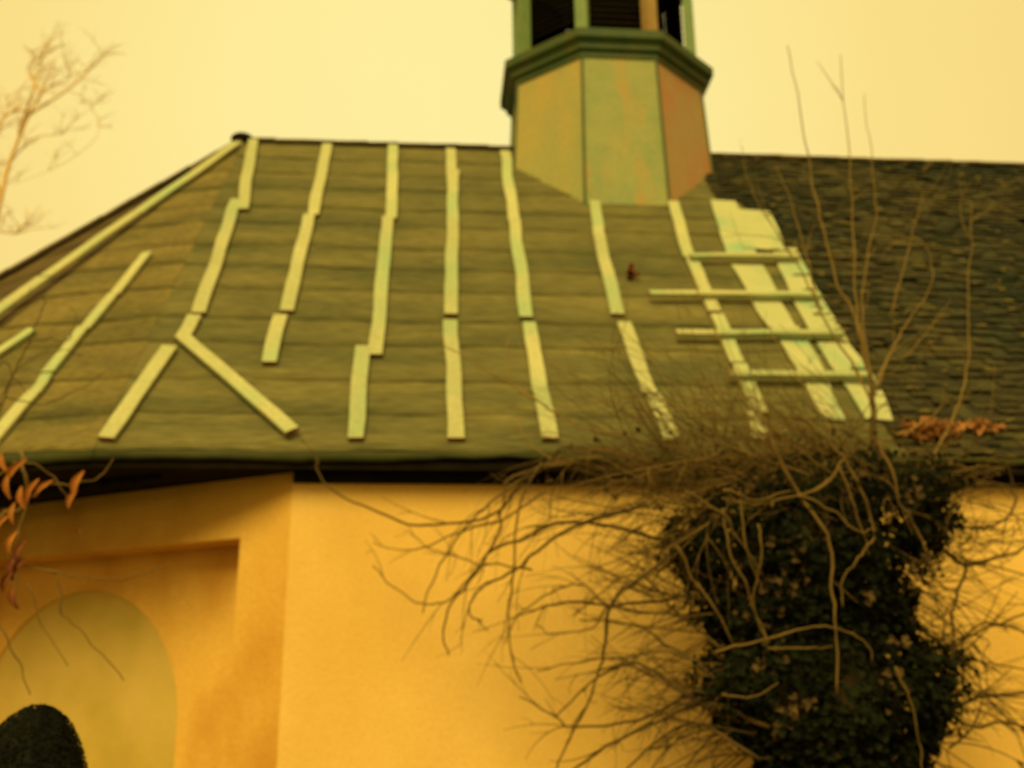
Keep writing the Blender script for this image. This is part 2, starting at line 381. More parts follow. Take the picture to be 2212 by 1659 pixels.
# added dark strip along the wall top stands in for the eaves shadow
obj('front_wall', bm, 'plaster', chapel)
bm = bmesh.new()
prism(bm, [(CX+.01, WY-.05, zs2-.09), (XR-.4, WY-.05, zs2-.09), (XR-.4, WY-.003, zs2-.09), (CX+.01, WY-.003, zs2-.09)],
      [(CX+.01, WY-.05, zs2-.004), (XR-.4, WY-.05, zs2-.004), (XR-.4, WY-.003, zs2-.004), (CX+.01, WY-.003, zs2-.004)])
obj('eaves_shadow_strip', bm, 'dark', chapel)
# canted apse wall with a square recess and an arched panel in it
C0 = Vector((CX, WY, 0)); dirw = Vector((-3.0, 1.72, 0)).normalized(); inn = Vector((-dirw.y, dirw.x, 0)); inn = inn if inn.y > 0 else -inn
nW = -inn; PLW = (tuple(nW), nW.dot(C0))
def W(u, z, dep=0): return C0+dirw*u+Vector((0, 0, z))+inn*dep
def uz(px, py, dep=0):
    p = on(px, py, PLW[0], PLW[1]-dep); q = p-C0; return q.dot(dirw), p.z
uR, zT = uz(519, 1162); uL = uR+3.3; LW = 4.4; RD = .34; zB = .5
bm = bmesh.new()
for a in ((0, uR, -.1, zs2), (uL, LW, -.1, zs2), (uR, uL, zT, zs2), (uR, uL, -.1, zB)):
    face(bm, [W(a[0], a[2]), W(a[1], a[2]), W(a[1], a[3]), W(a[0], a[3])])
face(bm, [W(uR, zB), W(uR, zT), W(uR, zT, RD), W(uR, zB, RD)]); face(bm, [W(uL, zB), W(uL, zT), W(uL, zT, RD), W(uL, zB, RD)])
face(bm, [W(uR, zT), W(uL, zT), W(uL, zT, RD), W(uR, zT, RD)]); face(bm, [W(uR, zB), W(uL, zB), W(uL, zB, RD), W(uR, zB, RD)])
# back of the recess with an arched opening
ua, za = uz(383, 1560, RD); ut, zt = uz(190, 1276, RD)
ar = 1.22; uc = ua+ar; zc = zt-ar*.98
arch = [(uc-ar, zB+.02)]+[(uc-ar*math.cos(t), zc+ar*.98*math.sin(t)) for t in [math.pi*j/28 for j in range(29)]]+[(uc+ar, zB+.02)]
outer = []
for u, z in arch:
    if z < zc+1e-6: outer.append((uR if u < uc else uL, z))
    else:
        dx, dz = u-uc, z-zc; s = 1e9
        if abs(dx) > 1e-6: s = min(s, ((uL-uc) if dx > 0 else (uc-uR))/abs(dx))
        if dz > 1e-6: s = min(s, (zT-zc)/dz)
        outer.append((uc+dx*s, zc+dz*s))
for i in range(len(arch)-1):
    face(bm, [W(*arch[i], RD), W(*arch[i+1], RD), W(*outer[i+1], RD), W(*outer[i], RD)])
    face(bm, [W(*arch[i], RD), W(*arch[i+1], RD), W(*arch[i+1], RD+.02), W(*arch[i], RD+.02)])
for u0, u1 in ((uR, uc-(uc-uR)*0-(0)),):
    pass
face(bm, [W(uR, zT, RD+.001), W(uR, zB, RD+.001), W(uR+.001, zB, RD+.001)])
aw = obj('apse_wall', bm, 'plaster_old', chapel, 'stained canted wall with a square recess')
bm = bmesh.new(); face(bm, [W(u, z, RD+.02) for u, z in arch])
obj('arched_panel', bm, 'niche', aw)
# remaining apse walls and the back, out of view
bm = bmesh.new()
pts = [W(LW, 0), Vector((-6.9, 4.7, 0)), Vector((-4.6, 8.6, 0)), Vector((XR-.4, 9.0, 0)), Vector((XR-.4, WY+.5, 0))]
for a, b in zip(pts, pts[1:]): face(bm, [a, b, b+Vector((0, 0, zs2)), a+Vector((0, 0, zs2))])
obj('rear_wall', bm, 'plaster_old', chapel)
# wavy dark timbers and dirt hanging under the left eaves
bm = bmesh.new()
for i in range(7):
    y0 = .05+i*.03
    a = Vector((-2.2-.25*i, .35+.10*i, zs-.03)); b = Vector((-4.4-.25*i, 1.5+.12*i, zs-.05-.02*i))
    tube(bm, [a, a.lerp(b, .5)+Vector((0, 0, -.03)), b], .03, .045, 5, 4)
obj('rafter_foot', bm, 'dark', roof)

# ---- cupola
CC = Vector((2.42, RUN, 0))
def octa(r, z, rot=22.5, c=CC): return [Vector((c.x+r*1.045*sx, c.y+r*sy, z)) for sx, sy in ((1, .36), (.385, .924), (-.385, .924), (-1, .36), (-1, -.36), (-.385, -.924), (.385, -.924), (1, -.36))]
rb, rtp = 1.325, 1.235                      # corner radius at the foot and under the cornice
zb = ZE+1.0
pT = on(1328, 124, (0, 1, 0), RUN-rtp*math.cos(rad(22.5)))
zt_ = pT.z
cup = None
bm = bmesh.new(); prism(bm, octa(rb-.06, 6.9), octa(rtp-.06, zt_))
cup = obj('cupola', bm, 'dark', chapel)
matk = {5: 'panel_green', 4: 'panel_olive', 6: 'panel_rust'}
LO = octa(rb*1.03, 6.9); HI = octa(rtp, zt_+.02)
for i in range(8):
    # side i lies between corner i and i+1 ; front is i = 5 (247.5..292.5 deg)
    a0, a1, b0, b1 = LO[i], LO[(i+1) % 8], HI[i], HI[(i+1) % 8]
    bm = bmesh.new(); cen = (a0+a1+b0+b1)/4; inw = Vector((CC.x-cen.x, CC.y-cen.y, 0)).normalized()*.04
    prism(bm, [a0, a1, a1+inw, a0+inw], [b0, b1, b1+inw, b0+inw])
    obj('panel', bm, matk.get(i, 'panel_olive'), cup, {5: 'greenish front panel with orange stains', 6: 'salmon rust coloured panel', 4: 'olive yellow panel'}.get(i))
for i in range(8):
    bm = bmesh.new(); d = Vector((LO[i].x-CC.x, LO[i].y-CC.y, 0)).normalized()*.006
    tube(bm, [LO[i]+d, HI[i]+d], .020, .018, 6, smooth=False)
    obj('seam', bm, 'copper', cup)
# moulded cornice: stepped rings lofted round the octagon
def loft(name, prof, m, parent, cap=True):
    bm = bmesh.new(); rings = [[bm.verts.new(p) for p in octa(r, z)] for r, z in prof]
    for a, b in zip(rings, rings[1:]):
        for j in range(8): bm.faces.new((a[j], a[(j+1) % 8], b[(j+1) % 8], b[j]))
    if cap: bm.faces.new(rings[0][::-1]); bm.faces.new(rings[-1])
    return obj(name, bm, m, parent)
R0 = rtp
loft('cornice', [(R0-.05, zt_-.02), (R0+.025, zt_-.02), (R0+.03, zt_+.05), (R0+.085, zt_+.085), (R0+.09, zt_+.15), (R0+.15, zt_+.20), (R0+.17, zt_+.21), (R0+.175, zt_+.33), (R0+.15, zt_+.35), (R0-.02, zt_+.42)], 'copper', cup)
zf = zt_+.41; zh = zf+1.75
PP = octa(R0-.09, 0); 
for i in range(8):
    bm = bmesh.new(); p = PP[i]; d = Vector((p.x-CC.x, p.y-CC.y, 0)).normalized(); s = Vector((-d.y, d.x, 0))
    sq = [p+s*.085-d*.07, p+s*.085+d*.07, p-s*.085+d*.07, p-s*.085-d*.07]
    prism(bm, [q+Vector((0, 0, zf-.02)) for q in sq], [q+Vector((0, 0, zh)) for q in sq])
    obj('post', bm, 'post_rust' if i == 6 else 'post_green', cup, 'orange rusted corner post' if i == 6 else None)
# louvred screens between the posts, set back; the near left one has a slat missing at its foot
for i in range(8):
    a, b = PP[i], PP[(i+1) % 8]; bm = bmesh.new()
    inw = (CC-(a+b)/2); inw.z = 0; inw.normalize(); t = (b-a).normalized()
    k = 0; z = zf+.03
    while z < zh-.05:
        if not (i in (4, 1, 0) and k < 3):
            a_ = a+t*.11+inw*.05; b_ = b-t*.11+inw*.05
            prism(bm, [a_+Vector((0, 0, z)), b_+Vector((0, 0, z)), b_+inw*.02+Vector((0, 0, z+.01)), a_+inw*.02+Vector((0, 0, z+.01))],
                  [a_+inw*.11+Vector((0, 0, z+.13)), b_+inw*.11+Vector((0, 0, z+.13)), b_+inw*.13+Vector((0, 0, z+.13)), a_+inw*.13+Vector((0, 0, z+.13))])
        z += .10; k += 1
    obj('louvre', bm, 'dark', cup)
loft('cupola_roof', [(R0+.10, zh), (R0+.12, zh+.10), (R0*.7, zh+.5), (R0*.35, zh+1.1), (.05, zh+2.1)], 'copper', cup)

# ================================================================== IVY-CLAD TREE
prof = [(985, 1720, 1960), (1020, 1620, 2030), (1060, 1530, 2075), (1100, 1470, 2065), (1200, 1432, 2000), (1260, 1478, 1975), (1330, 1500, 1955), (1390, 1562, 1985), (1430, 1528, 2050),
        (1490, 1498, 2062), (1570, 1560, 2050), (1640, 1620, 2012), (1800, 1640, 1990), (1990, 1660, 1980)]
TY = -1.15
prw = []
for py, xa, xb in prof:
    a = aty(xa, py, TY); b = aty(xb, py, TY); prw.append((a.z, (a.x+b.x)/2, (b.x-a.x)/2))
prw.append((0.0, prw[-1][1], prw[-1][2]*1.05))
def body(z):
    for (z1, c1, h1), (z0, c0, h0) in zip(prw, prw[1:]):
        if z0 <= z <= z1:
            t = (z-z0)/(z1-z0); return c0+(c1-c0)*t, h0+(h1-h0)*t
    return (prw[0][1], prw[0][2]) if z > prw[0][0] else (prw[-1][1], prw[-1][2])
ZTOP = prw[0][0]
tree = empty('ivy_clad_tree', 'thick trunk smothered in dark ivy and leafless tangled twigs before the chapel wall', 'tree', (prw[-1][1], TY, 0))
bm = bmesh.new(); rings = []
for k in range(26):
    z = ZTOP*.97*k/25; c, h = body(z); r = h*.50*(1 if k < 22 else 1-(k-21)*.16)
    rings.append([bm.verts.new((c+math.cos(t)*r*(1+nz((math.cos(t), math.sin(t), z*.8), 2)*.3), TY+math.sin(t)*r*.85, z-.05)) for t in [6.2832*j/20 for j in range(20)]])
for a, b in zip(rings, rings[1:]):
    for j in range(20): bm.faces.new((a[j], a[(j+1) % 20], b[(j+1) % 20], b[j]))
bm.faces.new(rings[-1]); bm.faces.new(rings[0][::-1])
obj('trunk', bm, 'bark', tree, smooth=True)
def leaf(bm, c, nrm, size, roll=None, mi=0, fold=.25):
    n = nrm.normalized(); a = n.orthogonal().normalized(); a = Matrix.Rotation(random.uniform(0, 6.28) if roll is None else roll, 3, n) @ a; b = n.cross(a)
    P = [(-.05, -.5, 0), (.42, -.42, fold), (.5, -.05, fold), (.2, .15, .05), (0, .62, 0), (-.2, .15, .05), (-.5, -.05, fold), (-.42, -.42, fold)]
    vs_ = [bm.verts.new(c+a*(x*size)+b*(y*size)+n*(h*size)) for x, y, h in P]
    f1 = bm.faces.new((vs_[0], vs_[1], vs_[2], vs_[3], vs_[4])); f2 = bm.faces.new((vs_[4], vs_[5], vs_[6], vs_[7], vs_[0]))
    f1.material_index = mi; f2.material_index = mi
bm = bmesh.new()
for i in range(27000):
    z = random.uniform(.1, ZTOP*.985); t = random.uniform(0, 6.2832); c, h = body(z)
    lump = 1+.18*nz((math.cos(t)*2, math.sin(t)*2, z*2.2), 1.3)+.10*nz((math.cos(t)*5, math.sin(t)*5, z*6), 1)
    if z > ZTOP-.45: 
        if random.random() < (z-ZTOP+.45)/.45*.85: continue
    rr = h*lump*random.uniform(.55, 1.0)**.6
    p = Vector((c+math.cos(t)*rr, TY+math.sin(t)*rr*.8, z+random.uniform(-.03, .03)))
    if nz((p.x*3, p.y*3, p.z*3+9), 1) > .30 and rr > h*.8: continue
    nrm = Vector((math.cos(t), math.sin(t)*1.1, random.uniform(-.2, .9)))+Vector((random.uniform(-.6, .6), random.uniform(-.6, .6), random.uniform(-.4, .4)))
    dead = nz((p.x*2.2+5, p.y*2.2, p.z*2.2), 1) > .22 and random.random() < .16
    leaf(bm, p, nrm, random.uniform(.035, .068), mi=1 if dead else 0)
obj('ivy', bm, ['ivy', 'ivy_dead'], tree)

def shoot(bm, p, d, ln, r, droop, curl, n=7, kids=2, lvl=0):
    P = [p.copy()]; q = p.copy(); d = d.normalized(); ax = Vector((random.uniform(-1, 1), random.uniform(-1, 1), random.uniform(-1, 1))).normalized()
    for i in range(n):
        q = q+d*(ln/n); d = (Matrix.Rotation(curl/n, 3, ax) @ d)+Vector((0, 0, -droop/n)); d.normalize()
        if q.y > .12 and q.z < ZE: d.y = -abs(d.y)*.5; q.y = .12
        if q.z >= ZE-.1 and q.y > -.1: q.y = min(q.y, -.05)
        P.append(q.copy())
    tube(bm, P, r, r*.35, 4, 2)
    if lvl < 1:
        for c in range(kids):
            i = random.randint(1, n-1)
            nd = (P[i+1]-P[i]).normalized()+Vector((random.uniform(-.8, .8), random.uniform(-.5, .5), random.uniform(-.8, .6)))
            shoot(bm, P[i], nd, ln*random.uniform(.25, .55), r*.6, droop*.6, random.uniform(-1.5, 1.5), 5, 0, lvl+1)
def stem(parent, pts, ys, r0, r1, m='twig', name='branch', k=5, wob=.0, side=0):
    n = len(pts); P = []
    for i, (x, y) in enumerate(pts):
        t = i/(n-1); yy = ys[0]+(ys[1]-ys[0])*t
        P.append(aty(x, y, yy)+Vector((0, random.uniform(-wob, wob), 0)))
    C_ = catmull(P, k); sd0 = random.uniform(0, 99)
    C_ = [p+Vector((nz((i*.45, sd0, 0)), nz((i*.45, sd0, 7)), nz((i*.45, sd0, 13))))*(.022 if 0 < i < len(C_)-1 else 0) for i, p in enumerate(C_)]
    bm = bmesh.new(); tube(bm, C_, r0, r1, 6, smooth=False)
    for q in range(side):
        i = random.randint(2, max(3, len(C_)-3)); d = (C_[min(i+1, len(C_)-1)]-C_[i-1]).normalized()
        shoot(bm, C_[min(i, len(C_)-1)], d+Vector((random.uniform(-.7, .7), random.uniform(-.3, .2), random.uniform(-.8, .5))), random.uniform(.18, .6), r0*.45, random.uniform(-.3, .8), random.uniform(-1.4, 1.4), 6, 1)
    return obj(name, bm, m, parent, smooth=True)
# the sweeping twigs that can be followed against the wall, from the tree outwards
S = [
 ([(1420, 1000), (1230, 965), (1180, 1005), (1131, 1040), (1075, 1105), (1010, 1130), (900, 1132), (800, 1100), (720, 1060), (688, 1020), (683, 985)], (-1.0, -.25), .016, .007),
 ([(1300, 990), (1200, 1000), (1131, 1030), (1060, 1090), (1020, 1124), (960, 1201), (925, 1270), (913, 1325)], (-.95, -.3), .013, .006),
 ([(1250, 1000), (1110, 1030), (1084, 1090), (1076, 1154), (1033, 1223), (977, 1291), (922, 1306), (862, 1278), (806, 1223)], (-.9, -.3), .013, .006),
 ([(1180, 1060), (1090, 1120), (999, 1146), (917, 1184), (857, 1188), (806, 1171)], (-.8, -.3), .010, .005),
 ([(1150, 1230), (1083, 1219), (1033, 1218), (973, 1197), (917, 1180), (883, 1137)], (-.8, -.3), .010, .005),
 ([(1500, 1180), (1427, 1163), (1320, 1137), (1204, 1129), (1140, 1160), (1063, 1188), (1016, 1257), (973, 1304), (958, 1377), (969, 1415)], (-1.1, -.3), .018, .007),
 ([(1400, 1090), (1234, 1141), (1149, 1201), (1093, 1244), (1042, 1265), (1016, 1304), (1018, 1334), (1042, 1340)], (-1, -.4), .015, .006),
 ([(1170, 1000), (1120, 1100), (1106, 1257), (1099, 1334), (1106, 1420), (1125, 1475)], (-.9, -.5), .011, .006),
 ([(1520, 1480), (1400, 1548), (1320, 1565), (1234, 1570), (1200, 1548), (1123, 1505)], (-1.2, -.6), .014, .006),
 ([(1450, 1200), (1380, 1250), (1316, 1308), (1310, 1380), (1298, 1441), (1277, 1497), (1243, 1570), (1213, 1634), (1195, 1690)], (-1.3, -.7), .015, .007),
 ([(1480, 1290), (1400, 1300), (1316, 1308), (1247, 1300), (1180, 1310), (1106, 1335)], (-1.2, -.5), .014, .006),
 ([(1316, 1308), (1270, 1270), (1234, 1265), (1180, 1285), (1120, 1330), (1090, 1390)], (-1.1, -.5), .011, .005),
 ([(1480, 1330), (1380, 1320), (1316, 1308), (1290, 1350), (1247, 1365), (1190, 1368), (1157, 1350)], (-1.1, -.5), .011, .005),
 ([(1600, 1560), (1480, 1500), (1400, 1440), (1340, 1440), (1277, 1470), (1200, 1550)], (-1.4, -.7), .016, .007),
 ([(1580, 1500), (1500, 1430), (1440, 1390), (1370, 1350), (1250, 1340)], (-1.3, -.6), .014, .006),
 ([(1540, 1440), (1440, 1410), (1330, 1425), (1240, 1432), (1160, 1450)], (-1.2, -.6), .012, .005),
 ([(1560, 1400), (1500, 1350), (1450, 1310), (1400, 1250), (1340, 1250), (1240, 1330)], (-1.25, -.7), .013, .006),
 ([(1660, 1570), (1530, 1520), (1420, 1560), (1330, 1600), (1240, 1660), (1200, 1690)], (-1.5, -.9), .017, .008),
 ([(1640, 1640), (1500, 1560), (1400, 1620), (1330, 1680)], (-1.5, -1), .014, .007),
 ([(1960, 1180), (2029, 1186), (2085, 1219), (2150, 1205), (2212, 1186), (2290, 1150)], (-1.2, -.6), .022, .010),
 ([(1960, 1560), (2038, 1538), (2122, 1505), (2212, 1495), (2320, 1510)], (-1.3, -.8), .022, .010),
 ([(2000, 1110), (2070, 1140), (2146, 1135), (2193, 1090), (2179, 1055), (2140, 1040), (2080, 1045)], (-1.1, -.6), .014, .007),
 ([(1960, 1330), (2040, 1400), (2100, 1370), (2180, 1340), (2290, 1300)], (-1.2, -.7), .016, .008),
 ([(2085, 1219), (2070, 1290), (2060, 1350), (2090, 1440), (2150, 1530)], (-1.0, -.7), .014, .007),
 ([(1980, 1400), (2060, 1390), (2130, 1350), (2200, 1360), (2300, 1400)], (-1.2, -.7), .014, .008),
 ([(2000, 1500), (2100, 1570), (2180, 1560), (2290, 1620)], (-1.2, -.7), .014, .008),
]
for pts, ys, r0, r1 in S: stem(tree, pts, ys, r0*.85, r1*.8, 'twig' if r0 < .0135 else 'twig_dark', 'branch', wob=.04, side=5)
# pale climbing stems on the face of the ivy
FY = -1.95
S2 = [([(1660, 930), (1677, 975), (1724, 1069), (1785, 1153), (1799, 1270), (1806, 1360), (1810, 1500)], .018),
 ([(1780, 940), (1822, 994), (1862, 1069), (1892, 1144), (1860, 1200), (1826, 1240), (1822, 1310)], .014),
 ([(1560, 1060), (1640, 1080), (1700, 1062), (1740, 1068)], .012), ([(1790, 960), (1822, 1000), (1780, 1040), (1730, 1075)], .014), ([(1810, 1010), (1845, 1090), (1868, 1150), (1880, 1200)], .012),
 ([(1480, 1060), (1560, 1110), (1600, 1170), (1640, 1230)], .010), ([(1600, 1060), (1610, 1180), (1650, 1280)], .009),
 ([(1900, 950), (1921, 1022), (1953, 1097), (1985, 1150), (2005, 1200)], .015),
 ([(1545, 1410), (1569, 1402), (1663, 1378), (1757, 1355), (1815, 1360), (1874, 1388), (1890, 1430)], .011),
 ([(1822, 994), (1760, 1060), (1640, 1085), (1560, 1075)], .013),
 ([(1724, 1069), (1800, 1100), (1850, 1150), (1892, 1144)], .011),
 ([(1560, 1100), (1575, 1180), (1610, 1270), (1640, 1330), (1662, 1390)], .010),
 ([(1640, 1130), (1650, 1200), (1630, 1290), (1655, 1400)], .010),
 ([(1460, 1180), (1500, 1260), (1560, 1350), (1600, 1400)], .011),
 ([(1663, 1400), (1757, 1402), (1800, 1395)], .009),
 ([(1560, 1500), (1620, 1510), (1680, 1475)], .009), ([(1930, 1440), (1960, 1510), (1985, 1600), (2000, 1680)], .010)]
for pts, r in S2: stem(tree, pts, (FY, FY+.12), r*.8, r*.4, 'twig', 'climbing_stem', wob=.03)
# mass of fine twigs: arching shoots that leave the crown and droop
bm = bmesh.new()
for i in range(300):     # brown tangle over the crown, reaching left along the eaves
    p = aty(random.gauss(1720, 170), random.gauss(1045, 42), random.uniform(-1.8, -.5))
    d = Vector((random.choice((-1, -1, -1, 1))*random.uniform(.4, 1), random.uniform(-.5, .35), random.uniform(-.5, .45)))
    shoot(bm, p, d, random.uniform(.3, 1.2), random.uniform(.003, .0075), random.uniform(-.3, 1.2), random.uniform(-2.2, 2.2), kids=3)
obj('twig_tangle', bm, 'twig', tree, smooth=True)
bm = bmesh.new()
for i in range(190):     # finer olive twigs fanning up and left over the roof edge
    p = aty(random.uniform(1380, 1950), random.uniform(970, 1060), random.uniform(-1.5, -.5))
    d = Vector((random.uniform(-1, -.15), random.uniform(-.4, .3), random.uniform(.1, .85)))
    shoot(bm, p, d, random.uniform(.5, 1.5), random.uniform(.0025, .005), random.uniform(-.1, .9), random.uniform(-1.6, 1.6), kids=2)
obj('fine_twigs', bm, 'twig', tree, smooth=True)
for TS in (-1, 1):
  bm = bmesh.new()
  for i in range(85 if TS < 0 else 70):     # dark twigs against the wall on the left of the trunk
      z = aty(1500, random.uniform(1060, 1640), TY).z; c, h = body(z); side = TS
      p = Vector((c+side*h*random.uniform(.7, .98), TY+random.uniform(-.3, .5), z))
      d = Vector((side, random.uniform(-.3, .5), random.uniform(-.75, .6)))
      shoot(bm, p, d, random.uniform(.35, 1.1), random.uniform(.004, .009), random.uniform(-.5, .8), random.uniform(-1.5, 1.5), kids=3)
  obj('wall_twigs', bm, 'twig_dark', tree, smooth=True)
bm = bmesh.new()
for i in range(420):     # a few withered leaves caught in the tangle
    p = aty(random.gauss(1700, 170), random.gauss(1015, 38), random.uniform(-1.7, -.6))
    leaf(bm, p, Vector((random.uniform(-1, 1), -1, random.uniform(-1, 1))), random.uniform(.03, .06), fold=.5)
for cx_, cy_, s_ in ((1700, 1270, 40), (1725, 1200, 50), (1690, 1235, 30), (1705, 1530, 16), (1745, 1515, 12), (1940, 1390, 14), (1880, 1285, 22), (1545, 1120, 10), (1990, 1210, 15), (2010, 1240, 12)):
    for i in range(9):
        leaf(bm, aty(random.gauss(cx_, s_), random.gauss(cy_, s_*.6), FY+random.uniform(-.05, .25)), Vector((random.uniform(-1, 1), -1, random.uniform(-1, 1))), random.uniform(.03, .06), fold=.4)
obj('withered_leaves', bm, 'ivy_dead', tree)
adopt(tree)

# ================================================================== TALL BARE SAPLING behind the crown
sap = empty('bare_sapling', 'leafless sapling with long upright shoots rising past the slates and ridge at the right', 'sapling', tuple(Vector((aty(1890, 1010, -.55).x, -.55, 0))))
SY = -.55
stem(sap, [(1900, 1990), (1895, 1700), (1880, 1400), (1892, 1150), (1890, 1010), (1888, 911), (1884, 829)], (SY, SY), .035, .022, 'twig_dark', 'trunk')
for pts, r in (
 ([(1890, 911), (1882, 829), (1862, 739), (1841, 674), (1809, 600), (1780, 502), (1760, 420), (1748, 351), (1726, 230), (1700, 100)], .018),
 ([(1884, 829), (1862, 727), (1850, 625), (1839, 461), (1833, 355), (1815, 120)], .015),
 ([(1884, 829), (1862, 700), (1870, 584), (1890, 461), (1882, 355), (1868, 200)], .012),
 ([(1889, 880), (1840, 780), (1776, 674), (1752, 604), (1739, 535), (1707, 420), (1674, 355)], .013),
 ([(1776, 674), (1700, 540), (1641, 445), (1621, 404), (1600, 345)], .009),
 ([(2000, 1010), (2058, 902), (2083, 829), (2095, 747), (2091, 666), (2097, 543), (2099, 440)], .014),
 ([(1885, 850), (1935, 740), (1960, 698), (2001, 641), (2015, 584), (2005, 535), (1968, 502)], .010),
 ([(1920, 690), (1956, 559), (1968, 514), (1985, 450), (1997, 408)], .009),
 ([(1885, 860), (1919, 780), (1968, 760), (2017, 698), (2054, 649)], .010),
 ([(1890, 960), (1997, 911), (2029, 882), (2054, 853)], .011),
 ([(1885, 840), (1919, 775), (1947, 743), (2009, 747), (2046, 768)], .009)):
    stem(sap, pts, (SY, SY-.05), r*.8, r*.22, 'whip', 'shoot', wob=.02, side=3)
adopt(sap)
# long thin stems of the tree leaning up and left across the battens
for pts, r in (
 ([(1700, 985), (1674, 931), (1609, 853), (1572, 780), (1531, 686), (1490, 600), (1437, 510)], .010),
 ([(1810, 960), (1784, 911), (1743, 841), (1682, 751), (1617, 633)], .009),
 ([(1500, 990), (1400, 960), (1263, 923), (1182, 878), (1112, 833), (1055, 800), (990, 763), (900, 705)], .009),
 ([(1182, 878), (1112, 833), (1094, 790), (1096, 731), (1120, 700)], .007),
 ([(1240, 1010), (1161, 972), (1130, 935), (1116, 906)], .008),
 ([(1560, 1000), (1480, 930), (1400, 880), (1300, 830), (1180, 790)], .007),
 ([(1620, 990), (1540, 900), (1450, 830), (1380, 740)], .007),
 ([(1640, 960), (1690, 920), (1730, 905), (1770, 915), (1800, 940)], .012),
 ([(1560, 1010), (1500, 900), (1440, 870), (1330, 850)], .007)):
    s_ = stem(tree, pts, (-.9, -.45), r, r*.4, 'whip', 'long_stem', wob=.02); s_.matrix_parent_inverse = tree.matrix_world.inverted()

# ================================================================== DEAD LEAVES LODGED ON THE EAVES
def litter(cx, cy, wx, wy, n, label):
    c = on(cx, cy, *MAIN)
    o = empty('leaf_pile', label, 'dead leaves', tuple(c), 'dead leaves caught on the eaves')
    bm = bmesh.new()
    for i in range(n):
        p = on(random.gauss(cx, wx), random.gauss(cy, wy), *MAIN)+nM*random.uniform(.045, .12)
        leaf(bm, p, nM+Vector((random.uniform(-.8, .8), random.uniform(-.8, .8), random.uniform(-.4, .8))), random.uniform(.05, .10), fold=.5)
    obj('leaves', bm, 'litter', o); adopt(o)
litter(2005, 948, 28, 8, 110, 'long pinkish pile of dead leaves on the eaves just right of the ivy crown')
litter(2110, 940, 14, 4, 40, 'small orange pile of dead leaves on the eaves nearer the right edge')
bm = bmesh.new(); c = on(1362, 604, *MAIN)
for i in range(14): leaf(bm, c+nM*random.uniform(.04, .12)+Vector((random.gauss(0, .04), 0, random.gauss(0, .03))), Vector((random.uniform(-1, 1), -1, random.uniform(-1, 1))), .07, fold=.5)
o = obj('leaf_clump', bm, 'dead_leaf_dark'); o['label'] = 'small dark clump of dead leaves stuck on the felt below the cupola'; o['category'] = 'leaf clump'

# ================================================================== WITHERED SHRUB at the left
WYS = -1.6
shr = empty('withered_shrub', 'withered shrub with curled orange brown leaves in front of the eaves at left', 'shrub', tuple(Vector((aty(-140, 1000, WYS).x, WYS, 0))))
for pts, r in (([(-140, 2000), (-150, 1600), (-120, 1300), (-60, 1170), (0, 1115), (50, 1090), (60, 1040), (45, 975)], .022),
 ([(50, 1090), (42, 1160), (30, 1240), (36, 1310)], .010), ([(50, 1090), (85, 1062), (105, 1050)], .007),
 ([(30, 1000), (75, 1005), (115, 1030), (150, 1085)], .007), ([(105, 1050), (175, 1042), (215, 1030), (245, 990)], .006),
 ([(40, 1200), (55, 1225), (150, 1240), (245, 1255), (320, 1235), (370, 1215)], .006), ([(110, 1236), (125, 1245), (130, 1320), (160, 1350), (210, 1400), (265, 1470)], .006),
 ([(0, 1350), (40, 1430), (65, 1500)], .006), ([(60, 1260), (95, 1360), (150, 1440)], .005), ([(-80, 1200), (-30, 1050), (20, 1010)], .009)):
    stem(shr, pts, (WYS, WYS+.1), r, r*.5, 'twig', 'branch', wob=.03)
for pts, r in (([(-40, 1000), (10, 860), (60, 740), (90, 655), (94, 640)], .008), ([(60, 740), (110, 735), (145, 729), (164, 690), (150, 655)], .005), ([(-60, 900), (0, 783), (35, 815), (60, 850)], .006),
               ([(0, 880), (40, 800), (120, 760), (180, 770)], .005), ([(10, 860), (80, 870), (150, 850), (230, 800)], .005), ([(20, 700), (60, 660), (70, 620)], .004)):
    stem(shr, pts, (WYS+.6, WYS+.9), r, r*.4, 'twig_dark', 'branch', wob=.03)
def curled(bm, px, py, ang, ln, wd, y):
    c = aty(px, py, y); d = Vector((math.cos(ang), random.uniform(-.2, .2), math.sin(ang))).normalized(); s = d.cross(Vector((0, 1, 0))).normalized(); o_ = Vector((0, -1, 0))
    rows_ = []
    for i in range(7):
        t = i/6; w_ = wd*math.sin(math.pi*min(.97, max(.06, t)))**.7; b = o_*(math.sin(t*3.1)*ln*.15)
        p = c+d*(t-.5)*ln+b+s*math.sin(t*4)*ln*.06
        rows_.append([bm.verts.new(p-s*w_+o_*w_*.9), bm.verts.new(p-s*w_*.5), bm.verts.new(p), bm.verts.new(p+s*w_*.5), bm.verts.new(p+s*w_+o_*w_*.9)])
    for a, b in zip(rows_, rows_[1:]):
        for j in range(4): bm.faces.new((a[j], a[j+1], b[j+1], b[j]))
lf = []
for px, py, ang, ln, wd, m in ((35, 1020, 60, .20, .024, 0), (20, 1050, 100, .16, .02, 0), (70, 1062, 75, .17, .022, 0), (95, 1055, 50, .15, .018, 0), (50, 1075, 110, .15, .02, 0), (170, 1045, 80, .17, .026, 0), (157, 1078, 75, .12, .02, 0),
                            (45, 1190, 80, .14, .022, 1), (30, 1225, 95, .16, .026, 1), (18, 1255, 70, .14, .022, 1), (33, 1290, 110, .15, .022, 1), (42, 1225, 60, .12, .02, 1), (28, 1170, 80, .14, .02, 0), (6, 1130, 60, .13, .02, 0), (30, 1108, 95, .13, .018, 0), (172, 1148, 90, .04, .012, 1), (10, 1000, 120, .14, .02, 0)):
    bm = bmesh.new(); curled(bm, px, py, rad(ang), ln, wd, WYS-.02); obj('leaf', bm, 'dead_leaf_dark' if m else 'dead_leaf', shr, smooth=True)
adopt(shr)

